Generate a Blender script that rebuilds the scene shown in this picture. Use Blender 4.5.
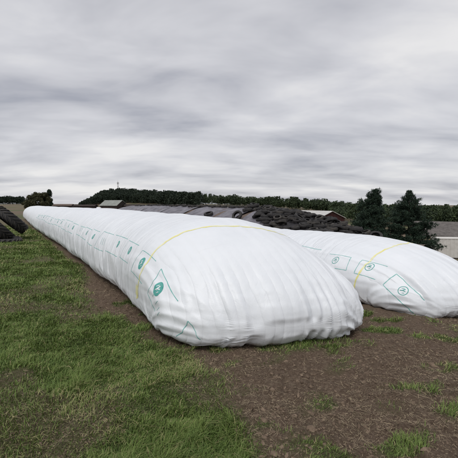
import bpy, math, random
import numpy as np
from mathutils import Vector, Matrix, Euler

for o in list(bpy.data.objects): bpy.data.objects.remove(o)
S = bpy.context.scene
COL = S.collection
RAD = math.radians

# ------------------------------------------------------------------ camera
CAM_H = 2.2
cam_d = bpy.data.cameras.new('camera'); cam = bpy.data.objects.new('camera', cam_d); COL.objects.link(cam)
cam.location = (0, 0, CAM_H)
cam.rotation_euler = (RAD(90 - 4.06), 0, 0)
cam_d.sensor_width = 36; cam_d.lens = 36 * 352 / 458
cam_d.clip_start = 0.05; cam_d.clip_end = 9000
S.camera = cam

# ------------------------------------------------------------------ sky, sun, exposure
SUN_EL, SUN_ROT = RAD(56), RAD(-158)
W = bpy.data.worlds.new('World'); S.world = W; W.use_nodes = True
wn, wl = W.node_tree.nodes, W.node_tree.links
wn.clear()
def N(tree, t, **kw):
    n = tree.nodes.new(t)
    for k, v in kw.items(): setattr(n, k, v)
    return n
wt = W.node_tree
sky = N(wt, 'ShaderNodeTexSky', sky_type='NISHITA', sun_disc=False, sun_elevation=SUN_EL, sun_rotation=SUN_ROT)
skym = N(wt, 'ShaderNodeVectorMath', operation='SCALE'); skym.inputs['Scale'].default_value = 0.10
wl.new(sky.outputs[0], skym.inputs[0])
tc = N(wt, 'ShaderNodeTexCoord'); sp = N(wt, 'ShaderNodeSeparateXYZ'); wl.new(tc.outputs['Generated'], sp.inputs[0])
def wmath(op, a, b=None):
    m = N(wt, 'ShaderNodeMath', operation=op)
    for i, v in enumerate((a, b)):
        if v is None: continue
        if isinstance(v, (int, float)): m.inputs[i].default_value = v
        else: wl.new(v, m.inputs[i])
    return m.outputs[0]
zc = wmath('ADD', wmath('MAXIMUM', sp.outputs[2], 0.0), 0.17)        # cloud deck seen in perspective
cu = wmath('DIVIDE', sp.outputs[0], zc); cv = wmath('DIVIDE', sp.outputs[1], zc)
cmb = N(wt, 'ShaderNodeCombineXYZ'); wl.new(cu, cmb.inputs[0]); wl.new(cv, cmb.inputs[1])
def wnoise(scale, rot, sc, detail, rough, dist):
    mp = N(wt, 'ShaderNodeMapping'); mp.inputs['Rotation'].default_value = (0, 0, rot); mp.inputs['Scale'].default_value = sc
    wl.new(cmb.outputs[0], mp.inputs[0])
    n = N(wt, 'ShaderNodeTexNoise'); n.inputs['Scale'].default_value = scale; n.inputs['Detail'].default_value = detail
    n.inputs['Roughness'].default_value = rough; n.inputs['Distortion'].default_value = dist
    wl.new(mp.outputs[0], n.inputs['Vector']); return n.outputs[0]
n1 = wnoise(0.85, 0.25, (0.5, 1.0, 1), 5, 0.48, 0.25)
n2 = wnoise(2.2, -0.1, (0.6, 1.0, 1), 6, 0.52, 0.35)
mixv = wmath('ADD', wmath('MULTIPLY', n1, 0.66), wmath('MULTIPLY', n2, 0.34))
cr = N(wt, 'ShaderNodeValToRGB'); wl.new(mixv, cr.inputs[0])
e = cr.color_ramp.elements
e[0].position = 0.385; e[0].color = (0.37, 0.38, 0.43, 1)
e[1].position = 0.61; e[1].color = (0.80, 0.79, 0.79, 1)
x = cr.color_ramp.elements.new(0.455); x.color = (0.52, 0.523, 0.56, 1)
x = cr.color_ramp.elements.new(0.525); x.color = (0.64, 0.64, 0.67, 1)
wmix = N(wt, 'ShaderNodeMix', data_type='RGBA'); wmix.inputs[0].default_value = 0.93
wl.new(skym.outputs[0], wmix.inputs[6]); wl.new(cr.outputs[0], wmix.inputs[7])
bg = N(wt, 'ShaderNodeBackground'); bg.inputs[1].default_value = 1.0
wl.new(wmix.outputs[2], bg.inputs[0])
wo = N(wt, 'ShaderNodeOutputWorld'); wl.new(bg.outputs[0], wo.inputs[0])

sun_d = bpy.data.lights.new('sun', 'SUN'); sun = bpy.data.objects.new('sun', sun_d); COL.objects.link(sun)
sun_d.energy = 1.5; sun_d.angle = RAD(28); sun_d.color = (1.0, 0.97, 0.93)
sdir = Vector((math.sin(SUN_ROT) * math.cos(SUN_EL), math.cos(SUN_ROT) * math.cos(SUN_EL), math.sin(SUN_EL)))
sun.rotation_euler = sdir.to_track_quat('Z', 'Y').to_euler(); sun.location = (0, 0, 60)
S.view_settings.view_transform = 'Standard'; S.view_settings.look = 'None'
S.view_settings.exposure = 0.08; S.view_settings.gamma = 1

# ------------------------------------------------------------------ numeric helpers
rng = np.random.default_rng(7)
random.seed(7)
def _h(i, j=0, k=0, seed=0):
    v = np.sin(i * 127.1 + j * 311.7 + k * 74.7 + seed * 53.3) * 43758.5453
    return v - np.floor(v)
def n1d(x, seed=0):
    x = np.asarray(x, float); i = np.floor(x); f = x - i; f = f * f * (3 - 2 * f)
    return (_h(i, 0, 0, seed) * (1 - f) + _h(i + 1, 0, 0, seed) * f) * 2 - 1
def n2d(x, y, seed=0):
    x, y = np.broadcast_arrays(np.asarray(x, float), np.asarray(y, float))
    i = np.floor(x); j = np.floor(y); f = x - i; g = y - j
    f = f * f * (3 - 2 * f); g = g * g * (3 - 2 * g)
    a = _h(i, j, 0, seed) * (1 - f) + _h(i + 1, j, 0, seed) * f
    b = _h(i, j + 1, 0, seed) * (1 - f) + _h(i + 1, j + 1, 0, seed) * f
    return (a * (1 - g) + b * g) * 2 - 1
def fbm(x, y, oct=4, seed=0):
    t = 0; a = 1; tot = 0
    for o in range(oct):
        t = t + a * n2d(x * 2 ** o + 17.3 * o, y * 2 ** o - 9.1 * o, seed + o); tot += a; a *= .5
    return t / tot
def ss(a, b, x):
    t = np.clip((np.asarray(x, float) - a) / (b - a), 0, 1); return t * t * (3 - 2 * t)

# bag frame: u runs along the bags (away from the camera), v across them to the right
AX = RAD(32.5)
U = np.array([-math.sin(AX), math.cos(AX)]); V = np.array([math.cos(AX), math.sin(AX)])
def sn(x, y): return x * U[0] + y * U[1], x * V[0] + y * V[1]
def xy(s, n): return s * U[0] + n * V[0], s * U[1] + n * V[1]

# ------------------------------------------------------------------ terrain
# bearing (tan) -> distance of the wood and height of its floor
_px = np.array([-400, 0, 25, 60, 78, 90, 100, 110, 120, 132, 150, 165, 185, 220, 260, 290, 310, 330, 350, 390, 430, 470, 800.])
_R  = np.array([480, 480, 480, 520, 560, 570, 570, 570, 570, 560, 520, 480, 440, 410, 400, 380, 370, 360, 340, 320, 310, 310, 310.])
_zf = np.array([1.5, 1.5, 1.5, 0, 0, 4, 8.5, 11, 13, 12, 9, 6, 2.5, 0, -2, -3, -5, -6.5, -8, -10.5, -11, -11, -11.])
_tb = (_px - 229) / 352.
def far_R(x, y):
    t = np.where(y > 1, x / np.maximum(y, 1), np.sign(x) * 3); return np.interp(t, _tb, _R)
def far_z(x, y):
    t = np.where(y > 1, x / np.maximum(y, 1), np.sign(x) * 3); return np.interp(t, _tb, _zf)
def terrain(x, y):
    x = np.asarray(x, float); y = np.asarray(y, float)
    s, n = sn(x, y)
    r = np.sqrt(x * x + y * y)
    near = (-4.4 * ss(13, 48, n) - np.clip((n - 60) * .02, 0, 4)) * ss(80, 45, s - 1.2 * n)
    near = near - 0.5 * ss(4.2, 14, n) * ss(80, 55, s - 1.2 * n)
    near = near + 0.16 * ss(1.0, -3.5, n) * ss(40, 8, r)
    near = near + 0.035 * n2d(x * .6, y * .6, 3) * ss(60, 20, r) * ss(.2, 1.6, np.abs(n - 2.1))
    R = far_R(x, y)
    k = ss(170, 15, R - r)
    z = near * (1 - k) + far_z(x, y) * k
    return z + 0.6 * fbm(x / 60, y / 60, 2, 5) * ss(80, 250, r)
def grass_mask(x, y):
    s, n = sn(x, y)
    r = np.sqrt(x * x + y * y)
    wob = .35 * fbm(s * .9, n * .9, 3, 21)
    edge = np.interp(s, [-3, .5, 2.0, 3.4, 4.6, 6.0, 7.5, 9, 10, 12, 25, 50, 60], [.6, 1.0, 1.6, 2.2, 2.2, 1.75, 1.55, 1.6, 1.8, 2.1, 2.12, 2.05, 1.9])
    left = ss(.25, -.25, n - edge - wob * np.interp(s, [8, 14], [1, .5]))
    pat = fbm(s * .8 + 3, n * .8, 3, 33)
    left = left * (0.45 + .55 * ss(-.32, .05, pat))
    # tufts and patches in the bare strip
    def blob(px, py, rx, ry, a=0):
        dx = x - px; dy = y - py; c, d = math.cos(a), math.sin(a)
        q = ((dx * c + dy * d) / rx) ** 2 + ((-dx * d + dy * c) / ry) ** 2
        return ss(1.3, .1, q + 1.5 * fbm(x * 2.6, y * 2.6, 4, 44)) * ss(-.5, .25, fbm(x * 5, y * 5, 2, 46))
    m = left
    for b in ((2.72, 6.05, .34, .17), (3.75, 5.75, .62, .2), (4.6, 5.7, .8, .28), (2.9, 7.3, .55, .16, .9), (3.35, 6.62, .9, .06, .1),
              (-.5, 5.2, .6, .14), (1.5, 5.25, .35, .07), (-1.55, 6.1, .22, .16), (-2.3, 7.6, .3, .25), (2.4, 4.1, .55, .2), (3.0, 4.6, .5, .15), (.2, 3.2, .6, .3)):
        m = np.maximum(m, blob(*b) * .95)
    bare = ss(.18, .42, fbm(s * 1.1 + 9, n * .7, 4, 52)) * .75 * ss(9, 6, r) * ss(1.5, 2.6, n)
    return np.maximum(m, bare) * ss(90, 40, r)

def dirt(h):  # clod relief
    return h

# ------------------------------------------------------------------ materials
MATS = {}
def mat(name, base, rough=.7, spec=.3, var=None, scale=8, detail=6, bump=0, bump_scale=40, metal=0, coords='Object', stretch=(1, 1, 1), dist=0.02):
    m = bpy.data.materials.new(name); m.use_nodes = True
    t = m.node_tree; p = t.nodes['Principled BSDF']
    p.inputs['Roughness'].default_value = rough; p.inputs['Specular IOR Level'].default_value = spec; p.inputs['Metallic'].default_value = metal
    p.inputs['Base Color'].default_value = (*base, 1)
    tcn = N(t, 'ShaderNodeTexCoord'); mp = N(t, 'ShaderNodeMapping'); mp.inputs['Scale'].default_value = stretch
    t.links.new(tcn.outputs[coords], mp.inputs[0])
    if var is not None:
        nz = N(t, 'ShaderNodeTexNoise'); nz.inputs['Scale'].default_value = scale; nz.inputs['Detail'].default_value = detail; nz.inputs['Roughness'].default_value = .62
        t.links.new(mp.outputs[0], nz.inputs['Vector'])
        r = N(t, 'ShaderNodeValToRGB'); t.links.new(nz.outputs[0], r.inputs[0])
        r.color_ramp.elements[0].position = .33; r.color_ramp.elements[0].color = (*base, 1)
        r.color_ramp.elements[1].position = .67; r.color_ramp.elements[1].color = (*var, 1)
        t.links.new(r.outputs[0], p.inputs['Base Color'])
    if bump:
        nb = N(t, 'ShaderNodeTexNoise'); nb.inputs['Scale'].default_value = bump_scale; nb.inputs['Detail'].default_value = 6
        t.links.new(mp.outputs[0], nb.inputs['Vector'])
        b = N(t, 'ShaderNodeBump'); b.inputs['Strength'].default_value = bump; b.inputs['Distance'].default_value = dist
        t.links.new(nb.outputs[0], b.inputs['Height']); t.links.new(b.outputs[0], p.inputs['Normal'])
    MATS[name] = m; return m
def leafmat(name, a, b, rough=.6, c=None):
    """colour varies leaf by leaf through a per-face random attribute"""
    m = bpy.data.materials.new(name); m.use_nodes = True
    t = m.node_tree; p = t.nodes['Principled BSDF']
    p.inputs['Roughness'].default_value = rough; p.inputs['Specular IOR Level'].default_value = .25
    at = N(t, 'ShaderNodeAttribute', attribute_name='tint')
    r = N(t, 'ShaderNodeValToRGB'); t.links.new(at.outputs['Fac'], r.inputs[0])
    r.color_ramp.elements[0].color = (*a, 1); r.color_ramp.elements[1].color = (*b, 1)
    if c is not None:
        q = r.color_ramp.elements.new(.8); q.color = (*b, 1); r.color_ramp.elements[-1].color = (*c, 1)
    t.links.new(r.outputs[0], p.inputs['Base Color'])
    MATS[name] = m; return m

leafmat('grass', (.085, .142, .032), (.19, .255, .068), .55, (.38, .31, .17))
leafmat('straw', (.12, .09, .06), (.36, .29, .19), .7)
leafmat('needles', (.014, .028, .020), (.045, .075, .046), .6)
leafmat('leaves_far', (.024, .038, .02), (.07, .098, .042), .7)
leafmat('leaves_bush', (.035, .042, .022), (.095, .085, .04), .7)
leafmat('leaves_spruce', (.018, .03, .02), (.042, .058, .036), .7)
mat('bark', (.05, .035, .025), .9, .1, (.10, .075, .055), 6, bump=.5, bump_scale=20)
mat('rubber', (.016, .0155, .017), .75, .35, (.045, .042, .040), 3.5, bump=.25, bump_scale=60, coords='Object')
mat('rubber_dusty', (.022, .021, .021), .8, .3, (.075, .068, .06), 2.4, bump=.3, bump_scale=50)
mat('tarp', (.075, .07, .085), .45, .45, (.21, .20, .225), 1.1, bump=.4, bump_scale=5, dist=.05)
mat('tarp_black', (.02, .019, .021), .6, .3, (.045, .042, .045), 2, bump=.4, bump_scale=6, dist=.05)
mat('tarp_brown', (.10, .075, .06), .7, .2, (.17, .13, .11), 3, bump=.4, bump_scale=9, dist=.05)
mat('red_boards', (.035, .013, .012), .75, .2, (.06, .022, .02), 3, stretch=(6, 6, .4))
mat('roof_sheet', (.46, .45, .43), .6, .3, (.58, .57, .55), 1.5)
mat('roof_tiles', (.10, .09, .085), .8, .2, (.17, .155, .145), 2, bump=.5, bump_scale=12)
mat('grey_roof', (.20, .215, .20), .8, .2, (.30, .315, .29), 1)
mat('dark_wall', (.035, .03, .028), .9, .1, (.07, .055, .05), 2)
mat('cream_plaster', (.50, .43, .30), .9, .1, (.60, .53, .38), 3)
mat('container_paint', (.56, .54, .50), .6, .3, (.68, .66, .62), 1.8, bump=.1)
mat('glass_dark', (.03, .035, .04), .1, .5)
mat('mast_paint', (.62, .62, .62), .5, .4, (.72, .72, .72), 1)
mat('teal_print', (.10, .40, .36), .5, .3, (.28, .55, .51), 9)
mat('emblem_print', (.05, .32, .28), .5, .3, (.14, .42, .38), 16)
mat('yellow_print', (.78, .71, .16), .5, .3, (.80, .79, .55), 3)
mat('white_film', (.80, .81, .83), .42, .4)
mat('stone', (.20, .18, .16), .85, .2, (.34, .31, .28), 9, bump=.3)

def film_material():
    m = bpy.data.materials.new('bag_film'); m.use_nodes = True; t = m.node_tree; L = t.links; p = t.nodes['Principled BSDF']
    p.inputs['Specular IOR Level'].default_value = .45
    uv = N(t, 'ShaderNodeUVMap', uv_map='bag')                      # u: metres along, v: metres round
    tcn = N(t, 'ShaderNodeTexCoord')
    def noise(vec, scale, sc=(1, 1, 1), det=5, ro=.55, dist=0):
        mp = N(t, 'ShaderNodeMapping'); mp.inputs['Scale'].default_value = sc; L.new(vec, mp.inputs[0])
        n = N(t, 'ShaderNodeTexNoise'); n.inputs['Scale'].default_value = scale; n.inputs['Detail'].default_value = det
        n.inputs['Roughness'].default_value = ro; n.inputs['Distortion'].default_value = dist; L.new(mp.outputs[0], n.inputs['Vector']); return n.outputs[0]
    def ramp(fac, p0, c0, p1, c1):
        r = N(t, 'ShaderNodeValToRGB'); L.new(fac, r.inputs[0]); q = r.color_ramp.elements
        q[0].position = p0; q[0].color = (*c0, 1); q[1].position = p1; q[1].color = (*c1, 1); return r.outputs[0]
    def mth(op, a, b):
        k = N(t, 'ShaderNodeMath', operation=op)
        for i, v in enumerate((a, b)):
            if isinstance(v, (int, float)): k.inputs[i].default_value = v
            else: L.new(v, k.inputs[i])
        return k.outputs[0]
    base = ramp(noise(tcn.outputs['Object'], 1.3, det=6), .3, (.735, .765, .80), .7, (.80, .825, .855))
    # mud splashed on the lowest hand's width
    at = N(t, 'ShaderNodeAttribute', attribute_name='low')
    mud = mth('MULTIPLY', at.outputs['Fac'], mth('ADD', noise(tcn.outputs['Object'], 9, det=8, ro=.7), .05))
    mfac = ramp(mud, .38, (0, 0, 0), .60, (1, 1, 1))
    mx = N(t, 'ShaderNodeMix', data_type='RGBA'); L.new(mfac, mx.inputs[0]); L.new(base, mx.inputs[6]); mx.inputs[7].default_value = (.33, .27, .21, 1)
    # faint grime streaks
    gr = ramp(noise(uv.outputs[0], 1.0, (5.0, .9, 1), 7, .65, .6), .60, (0, 0, 0), .85, (.35, .35, .35))
    m2 = N(t, 'ShaderNodeMix', data_type='RGBA'); L.new(gr, m2.inputs[0]); L.new(mx.outputs[2], m2.inputs[6]); m2.inputs[7].default_value = (.58, .57, .56, 1)
    L.new(m2.outputs[2], p.inputs['Base Color'])
    L.new(ramp(noise(tcn.outputs['Object'], 3), .3, (.34,) * 3, .7, (.52,) * 3), p.inputs['Roughness'])
    h1 = noise(uv.outputs[0], 1.0, (16, 1.6, 1), 6, .6, .8)         # fine ring creases
    h2 = noise(uv.outputs[0], 1.0, (9, 5, 1), 6, .6, 1.2)
    b1 = N(t, 'ShaderNodeBump'); b1.inputs['Strength'].default_value = .35; b1.inputs['Distance'].default_value = .018; fold = noise(tcn.outputs['Object'], 1.0, (11, 11, 1.3), 6, .6, .6); hm = N(t, 'ShaderNodeMix', data_type='FLOAT'); ea = N(t, 'ShaderNodeAttribute', attribute_name='end'); L.new(ea.outputs['Fac'], hm.inputs[0]); L.new(h1, hm.inputs[2]); L.new(fold, hm.inputs[3]); L.new(hm.outputs[0], b1.inputs['Height'])
    b2 = N(t, 'ShaderNodeBump'); b2.inputs['Strength'].default_value = .25; b2.inputs['Distance'].default_value = .012; L.new(h2, b2.inputs['Height']); L.new(b1.outputs[0], b2.inputs['Normal'])
    # pleats of the gathered end, running down to the soil, and sharp ring creases on the body
    ac = N(t, 'ShaderNodeAttribute', attribute_name='across')
    wv = mth('ADD', ac.outputs['Fac'], mth('MULTIPLY', noise(tcn.outputs['Object'], 1.0, (1.1, 1.1, .5), 3), .30))
    pl = mth('POWER', mth('ABSOLUTE', mth('SINE', mth('MULTIPLY', wv, math.pi / .15), 0), 0), .7)
    pa = N(t, 'ShaderNodeAttribute', attribute_name='pleat')
    pm = mth('MULTIPLY', pa.outputs['Fac'], mth('ADD', mth('MULTIPLY', noise(tcn.outputs['Object'], 2.2, det=3), 1.6), -.2))
    b3 = N(t, 'ShaderNodeBump'); b3.inputs['Distance'].default_value = .016; L.new(pl, b3.inputs['Height']); L.new(pm, b3.inputs['Strength']); L.new(b2.outputs[0], b3.inputs['Normal'])
    cz = mth('POWER', mth('ABSOLUTE', mth('SUBTRACT', noise(uv.outputs[0], 1.0, (3.0, .42, 1), 3, .5, .35), .5), 0), .5)
    cz2 = mth('POWER', mth('ABSOLUTE', mth('SUBTRACT', noise(uv.outputs[0], 1.0, (7.5, 1.4, 1), 3, .5, .5), .5), 0), .5)
    bo = mth('MULTIPLY', mth('SUBTRACT', 1.0, ea.outputs['Fac']), .85)
    b4 = N(t, 'ShaderNodeBump'); b4.inputs['Distance'].default_value = .055; L.new(mth('ADD', cz, mth('MULTIPLY', cz2, .35)), b4.inputs['Height']); L.new(bo, b4.inputs['Strength']); L.new(b3.outputs[0], b4.inputs['Normal'])
    L.new(b4.outputs[0], p.inputs['Normal'])
    return m
MATS['bag_film'] = film_material()

def ground_material():
    m = bpy.data.materials.new('ground_soil_and_turf'); m.use_nodes = True; t = m.node_tree; L = t.links; p = t.nodes['Principled BSDF']
    p.inputs['Roughness'].default_value = .92; p.inputs['Specular IOR Level'].default_value = .15
    tcn = N(t, 'ShaderNodeTexCoord'); V_ = tcn.outputs['Object']
    def noise(scale, det=6, ro=.6, sc=(1, 1, 1)):
        mp = N(t, 'ShaderNodeMapping'); mp.inputs['Scale'].default_value = sc; L.new(V_, mp.inputs[0])
        n = N(t, 'ShaderNodeTexNoise'); n.inputs['Scale'].default_value = scale; n.inputs['Detail'].default_value = det; n.inputs['Roughness'].default_value = ro
        L.new(mp.outputs[0], n.inputs['Vector']); return n.outputs[0]
    def ramp(fac, stops):
        r = N(t, 'ShaderNodeValToRGB'); L.new(fac, r.inputs[0]); q = r.color_ramp.elements
        q[0].position, q[0].color = stops[0][0], (*stops[0][1], 1); q[1].position, q[1].color = stops[-1][0], (*stops[-1][1], 1)
        for s_ in stops[1:-1]:
            z = q.new(s_[0]); z.color = (*s_[1], 1)
        return r.outputs[0]
    def mix(f, a, b):
        k = N(t, 'ShaderNodeMix', data_type='RGBA')
        if isinstance(f, float): k.inputs[0].default_value = f
        else: L.new(f, k.inputs[0])
        L.new(a, k.inputs[6]); L.new(b, k.inputs[7]); return k.outputs[2]
    soil = mix(noise(.9, 3), ramp(noise(22, 8, .7), [(.3, (.062, .043, .031)), (.5, (.155, .113, .08)), (.68, (.29, .225, .165))]),
               ramp(noise(34, 8, .75), [(.3, (.078, .050, .036)), (.53, (.185, .130, .093)), (.7, (.34, .265, .20))]))
    turf = ramp(noise(7, 8, .7), [(.3, (.05, .06, .025)), (.5, (.085, .12, .037)), (.72, (.16, .15, .075))])
    field = ramp(noise(.06, 7, .65, (1, .5, 1)), [(.3, (.12, .09, .06)), (.48, (.16, .125, .088)), (.6, (.11, .115, .06)), (.75, (.085, .11, .045))])
    a = N(t, 'ShaderNodeAttribute', attribute_name='grass'); f = N(t, 'ShaderNodeAttribute', attribute_name='field')
    c = mix(a.outputs['Fac'], soil, turf); c = mix(f.outputs['Fac'], c, field)
    L.new(c, p.inputs['Base Color'])
    b1 = N(t, 'ShaderNodeBump'); b1.inputs['Strength'].default_value = 1; b1.inputs['Distance'].default_value = .045; L.new(noise(30, 9, .75), b1.inputs['Height'])
    L.new(b1.outputs[0], p.inputs['Normal'])
    return m
MATS['ground'] = ground_material()

# ------------------------------------------------------------------ object helpers
def link(name, me, parent=None):
    o = bpy.data.objects.new(name, me); COL.objects.link(o)
    if parent is not None: o.parent = parent
    return o
def mesh(name, verts, faces, m=None, smooth=False, tint=None):
    """verts (n,3), faces: (m,3) / (m,4) array or list of lists"""
    me = bpy.data.meshes.new(name)
    verts = np.asarray(verts, np.float32)
    if isinstance(faces, np.ndarray):
        k = faces.shape[1]; nf = len(faces)
        me.vertices.add(len(verts)); me.vertices.foreach_set('co', verts.ravel())
        me.loops.add(nf * k); me.loops.foreach_set('vertex_index', faces.astype(np.int32).ravel())
        me.polygons.add(nf); me.polygons.foreach_set('loop_start', np.arange(0, nf * k, k, dtype=np.int32))
        me.polygons.foreach_set('loop_total', np.full(nf, k, np.int32))
        if smooth: me.polygons.foreach_set('use_smooth', np.ones(nf, bool))
        me.update(calc_edges=True)
    else:
        me.from_pydata(verts.tolist(), [], faces)
        if smooth: me.polygons.foreach_set('use_smooth', [True] * len(me.polygons))
        me.update()
    if m: me.materials.append(MATS[m])
    if tint is not None:
        a = me.attributes.new('tint', 'FLOAT', 'FACE'); a.data.foreach_set('value', np.asarray(tint, np.float32))
    return me
def tag(o, label=None, cat=None, group=None, kind=None):
    if label: o['label'] = label
    if cat: o['category'] = cat
    if group: o['group'] = group
    if kind: o['kind'] = kind
    return o
def thing(name, label, cat, loc=(0, 0, 0), rot=(0, 0, 0), group=None):
    o = bpy.data.objects.new(name, None); COL.objects.link(o); o.location = loc; o.rotation_euler = rot; o.empty_display_size = .3
    return tag(o, label, cat, group)
class MB:
    def __init__(s): s.v = []; s.f = []
    def add(s, v, f):
        b = len(s.v); s.v += [tuple(q) for q in v]; s.f += [[i + b for i in q] for q in f]; return s
    def box(s, x0, x1, y0, y1, z0, z1):
        v = [(x, y, z) for z in (z0, z1) for y in (y0, y1) for x in (x0, x1)]
        return s.add(v, [(0, 2, 3, 1), (4, 5, 7, 6), (0, 1, 5, 4), (2, 6, 7, 3), (0, 4, 6, 2), (1, 3, 7, 5)])
    def tube(s, pts, rad, seg=7):
        pts = [Vector(p) for p in pts]; rings = []
        for i, p in enumerate(pts):
            d = (pts[min(i + 1, len(pts) - 1)] - pts[max(i - 1, 0)]).normalized()
            a = d.orthogonal().normalized() if i == 0 else (rings[-1][1] - d * rings[-1][1].dot(d)).normalized()
            b = d.cross(a); r = rad[i] if hasattr(rad, '__len__') else rad
            rings.append(([p + (a * math.cos(t) + b * math.sin(t)) * r for t in [2 * math.pi * k / seg for k in range(seg)]], a))
        v = [q for r_ in rings for q in r_[0]]; f = []
        for i in range(len(pts) - 1):
            for k in range(seg):
                f.append((i * seg + k, i * seg + (k + 1) % seg, (i + 1) * seg + (k + 1) % seg, (i + 1) * seg + k))
        f.append(tuple(range(seg))[::-1]); f.append(tuple((len(pts) - 1) * seg + k for k in range(seg)))
        return s.add(v, f)
    def build(s, name, m, parent=None, smooth=False): return link(name, mesh(name, s.v, s.f, m, smooth), parent)

# ------------------------------------------------------------------ ground
def build_ground():
    a1 = np.concatenate([np.linspace(-180, -42, 47)[:-1], np.linspace(-42, 42, 561), np.linspace(42, 180, 47)[1:-1]])
    th = np.radians(a1)
    r = np.concatenate([np.linspace(.25, 2.2, 10)[:-1], np.geomspace(2.2, 12, 210)[:-1], np.geomspace(12, 80, 90)[:-1], np.geomspace(80, 4500, 90)])
    R_, T_ = np.meshgrid(r, th, indexing='ij')
    X = R_ * np.sin(T_); Y = R_ * np.cos(T_)
    Z = terrain(X, Y); g = grass_mask(X, Y)
    s, n = sn(X, Y)
    near = ss(14, 6, R_)
    clod = np.abs(fbm(X * 3.3, Y * 3.3, 4, 61)) * .085 + np.maximum(fbm(X * 11, Y * 11, 3, 71), 0) * .055
    Z = Z + near * (1 - .6 * g) * (clod - .03)
    field = ss(34, 55, R_) * (1 - .0 * g)
    nr, nt = R_.shape
    v = np.stack([X, Y, Z], -1).reshape(-1, 3)
    v = np.vstack([v, [[0, 0, float(terrain(0, 0))]]])
    idx = np.arange(nr * nt).reshape(nr, nt)
    a = idx[:-1]; b = idx[1:]
    f = np.stack([a, np.roll(a, -1, 1), np.roll(b, -1, 1), b], -1).reshape(-1, 4)
    me = mesh('ground', v, f, 'ground', True)
    for nm, val in (('grass', g), ('field', field)):
        at = me.attributes.new(nm, 'FLOAT', 'POINT'); at.data.foreach_set('value', np.append(val.ravel(), 0).astype(np.float32))
    o = link('ground', me); tag(o, kind='structure')
build_ground()

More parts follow.
